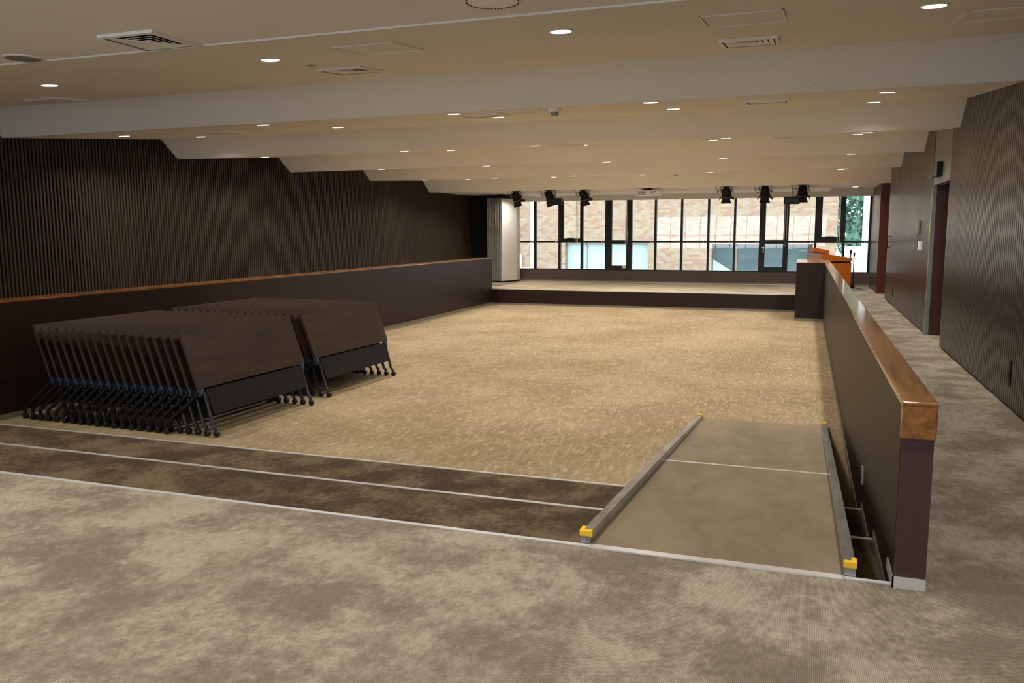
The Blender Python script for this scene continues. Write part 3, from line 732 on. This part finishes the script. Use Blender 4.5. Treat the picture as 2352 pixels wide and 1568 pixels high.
t = thing('cable_tie', on_ceil(.76, 11.25)[0], 'tiny loose wire end beside a downlight at right', 'wire')
m = MB(); m.tube([(0, 0, -.004), (.02, 0, -.02), (-.0, -.02, -.05)], .003, 5); m.build('wire', m_whiteplas, t)

# ------------------------------------------------------------------ fittings on the right wall
t = thing('exit_sign', (XW-.001, 13.3, 2.44), 'green and black box sign above the recessed door', 'sign')
m = MB(); m.box(-.06, .015, -.16, .16, -.10, .10, .004); m.build('housing', m_blackmatt, t)
m = MB(); m.box(-.064, -.06, -.15, .15, -.09, .09); m.build('sign_face', m_green, t)
t = thing('intercom_handset', (XW, 15.2, 1.62), 'grey handset hanging on the ribbed wall left of the door', 'handset')
m = MB(); m.box(-.045, 0, -.04, .04, -.10, .12, .012); m.build('handset', m_grey, t)
m = MB(); m.tube([(-.02, 0, -.10), (-.015, -.02, -.2), (-.015, .0, -.32)], .006, 6); m.build('cord', m_blackmatt, t)
t = thing('switch_box', (XW, 14.8, 1.34), 'small white switch box below the handset', 'switch')
m = MB(); m.box(-.05, 0, -.09, .09, -.07, .07, .006); m.build('box', m_whiteplas, t)
m = MB(); m.box(-.052, -.05, .03, .08, -.03, .02); m.build('display', m_darkslot, t)
m = MB(); m.box(XW-.012, XW-.005, 13.89, 13.97, 1.42, 1.68); tag(m.build('notice_strip', plain('yellow_notice', srgb(200, 170, 30), .5)), 'narrow yellow notice stuck to the grey door jamb', 'notice')
t = thing('pull_handle', (XW, 20.35, 1.32), 'dark vertical pull handle on the far ribbed wall panel', 'handle')
m = MB(); m.box(-.05, -.03, -.015, .015, -.15, .15, .004); m.build('bar', m_blackmatt, t)
m = MB(); m.box(-.035, .01, -.012, .012, -.13, -.11); m.box(-.035, .01, -.012, .012, .11, .13); m.build('standoff', m_blackmatt, t)
m = MB(); m.box(XW-.008, XW+.02, 8.27, 8.35, .21, .44, .003); tag(m.build('wall_slot', m_blackmatt), 'narrow dark vertical slot low on the near right wall', 'wall slot')
m = MB(); m.box(XW-.008, XW+.02, 18.9, 18.98, .21, .44, .003); tag(m.build('wall_slot', m_blackmatt), 'narrow dark slot low on the far right wall panel', 'wall slot')

# ------------------------------------------------------------------ outside
YX = 38.0
m = MB(); m.box(-60, 60, -60, YBACK-2, -4.2, -4.0); m.box(-60, 60, YG+.6, 90, -4.2, -4.0)
structure(m.build('ground_outside', m_concrete))
t = thing('brick_building', (0, 0, -4), 'tan brick building seen through the stage windows', 'building')
Z4 = 4.0
WINS = [(-10.75, -6.8, -1.5, 1.02), (-3.95, .3, -1.5, .98)]
m = MB(); xs = [-24, WINS[0][0], WINS[0][1], WINS[1][0], WINS[1][1], 1.25]
for i in range(5):
    a, b = xs[i], xs[i+1]
    if i in (1, 3):
        w_ = WINS[0 if i == 1 else 1]; m.box(a, b, YX, YX+1, 0, w_[2]+Z4); m.box(a, b, YX, YX+1, w_[3]+Z4, 12)
    else: m.box(a, b, YX, YX+1, 0, 12)
m.box(-24, -4.5-2.45, YX-.12, YX, 1.9+Z4+3, 12)
m.build('wall', m_brick, t)
for i, w_ in enumerate(WINS):
    m = MB(); m.box(w_[0], w_[1], YX+.3, YX+.34, w_[2]+Z4, w_[3]+Z4); g = m.build('window_glass', m_blind if i == 0 else m_darkglass, t)
    m = MB(); n = 4
    for k in range(n+1): x = w_[0]+(w_[1]-w_[0])*k/n; m.box(x-.03, x+.03, YX+.22, YX+.32, w_[2]+Z4, w_[3]+Z4)
    m.box(w_[0], w_[1], YX+.22, YX+.32, w_[3]+Z4-.08, w_[3]+Z4); m.box(w_[0], w_[1], YX+.24, YX+.32, Z4-.32, Z4-.28)
    m.build('window_frame', m_jamb if i == 0 else plain('brown_mullion', srgb(120, 96, 90), .5), t)
    if i == 1:
        m = MB(); m.prism([(w_[0]+.05, Z4+.3), (w_[0]+.05, Z4-.2), (w_[0]+2.4, Z4-1.5), (w_[0]+2.9, Z4-1.5)], 'y', YX+.26, YX+.3)
        m.prism([(w_[1]-.05, Z4+.35), (w_[1]-.05, Z4-.2), (w_[1]-1.3, Z4-1.5), (w_[1]-1.8, Z4-1.5)], 'y', YX+.26, YX+.3)
        m.build('inner_blind', m_blind, t)
m = MB(); m.tube([(-12.35, YX-.1, 0), (-12.35, YX-.1, 12)], .09, 10); m.build('downpipe', m_white, t, True)
m = MB(); m.tube([(-12.45, YX-.1, Z4-.2), (-12.95, YX-.1, Z4-.2), (-12.95, YX-.1, Z4+.5)], .08, 8); m.build('vent_pipe', m_white, t, True)
m = MB(); m.box(-13.75, -13.05, YX-.3, YX, Z4+1.3, Z4+1.85); m.build('wall_box', m_white, t)
m = MB(); m.box(-6.75, -6.35, YX-.2, YX, Z4-.65, Z4-.25); m.build('wall_box', m_white, t)
t = thing('tree', (4.0, 52, -4), 'leafy green tree outside the right-hand stage window', 'tree')
m = MB(); m.tube([(0, 0, 0), (.1, 0, 2.5), (0, .1, 5)], .25, 8, .12); m.build('trunk', m_bark, t)
m = MB(); rnd = random.Random(3)
cl = [(rnd.uniform(-3.2, 4), rnd.uniform(-1.5, 1.5), rnd.uniform(2.6, 11.5), rnd.uniform(.8, 1.7)) for _ in range(44)]
for (cx, cy, cz, rr) in cl:
    for _ in range(240):
        v = Vector((rnd.gauss(0, 1), rnd.gauss(0, 1), rnd.gauss(0, 1))).normalized()*rr*rnd.uniform(.75, 1.05)+Vector((cx, cy, cz))
        s_ = rnd.uniform(.16, .34); R = Euler((rnd.uniform(0, 6), rnd.uniform(0, 6), rnd.uniform(0, 6))).to_matrix()
        q = [m.b.verts.new(v+R @ Vector(p)) for p in ((-s_, 0, 0), (0, -s_*.5, 0), (s_, 0, .03), (0, s_*.5, 0))]; m.b.faces.new(q)
m.build('foliage', m_leaf, t)
m = MB(); m.box(1.66, 2.3, 27.4, 28.2, -4, 6, .01); tag(m.build('concrete_column', m_concrete), 'white concrete column outside the right-most window', 'column')
m = MB(); m.box(1.9, 12, 46, 46.4, -4, .75); tag(m.build('garden_wall', m_white), 'bright white low wall outside below the tree', 'outdoor wall')
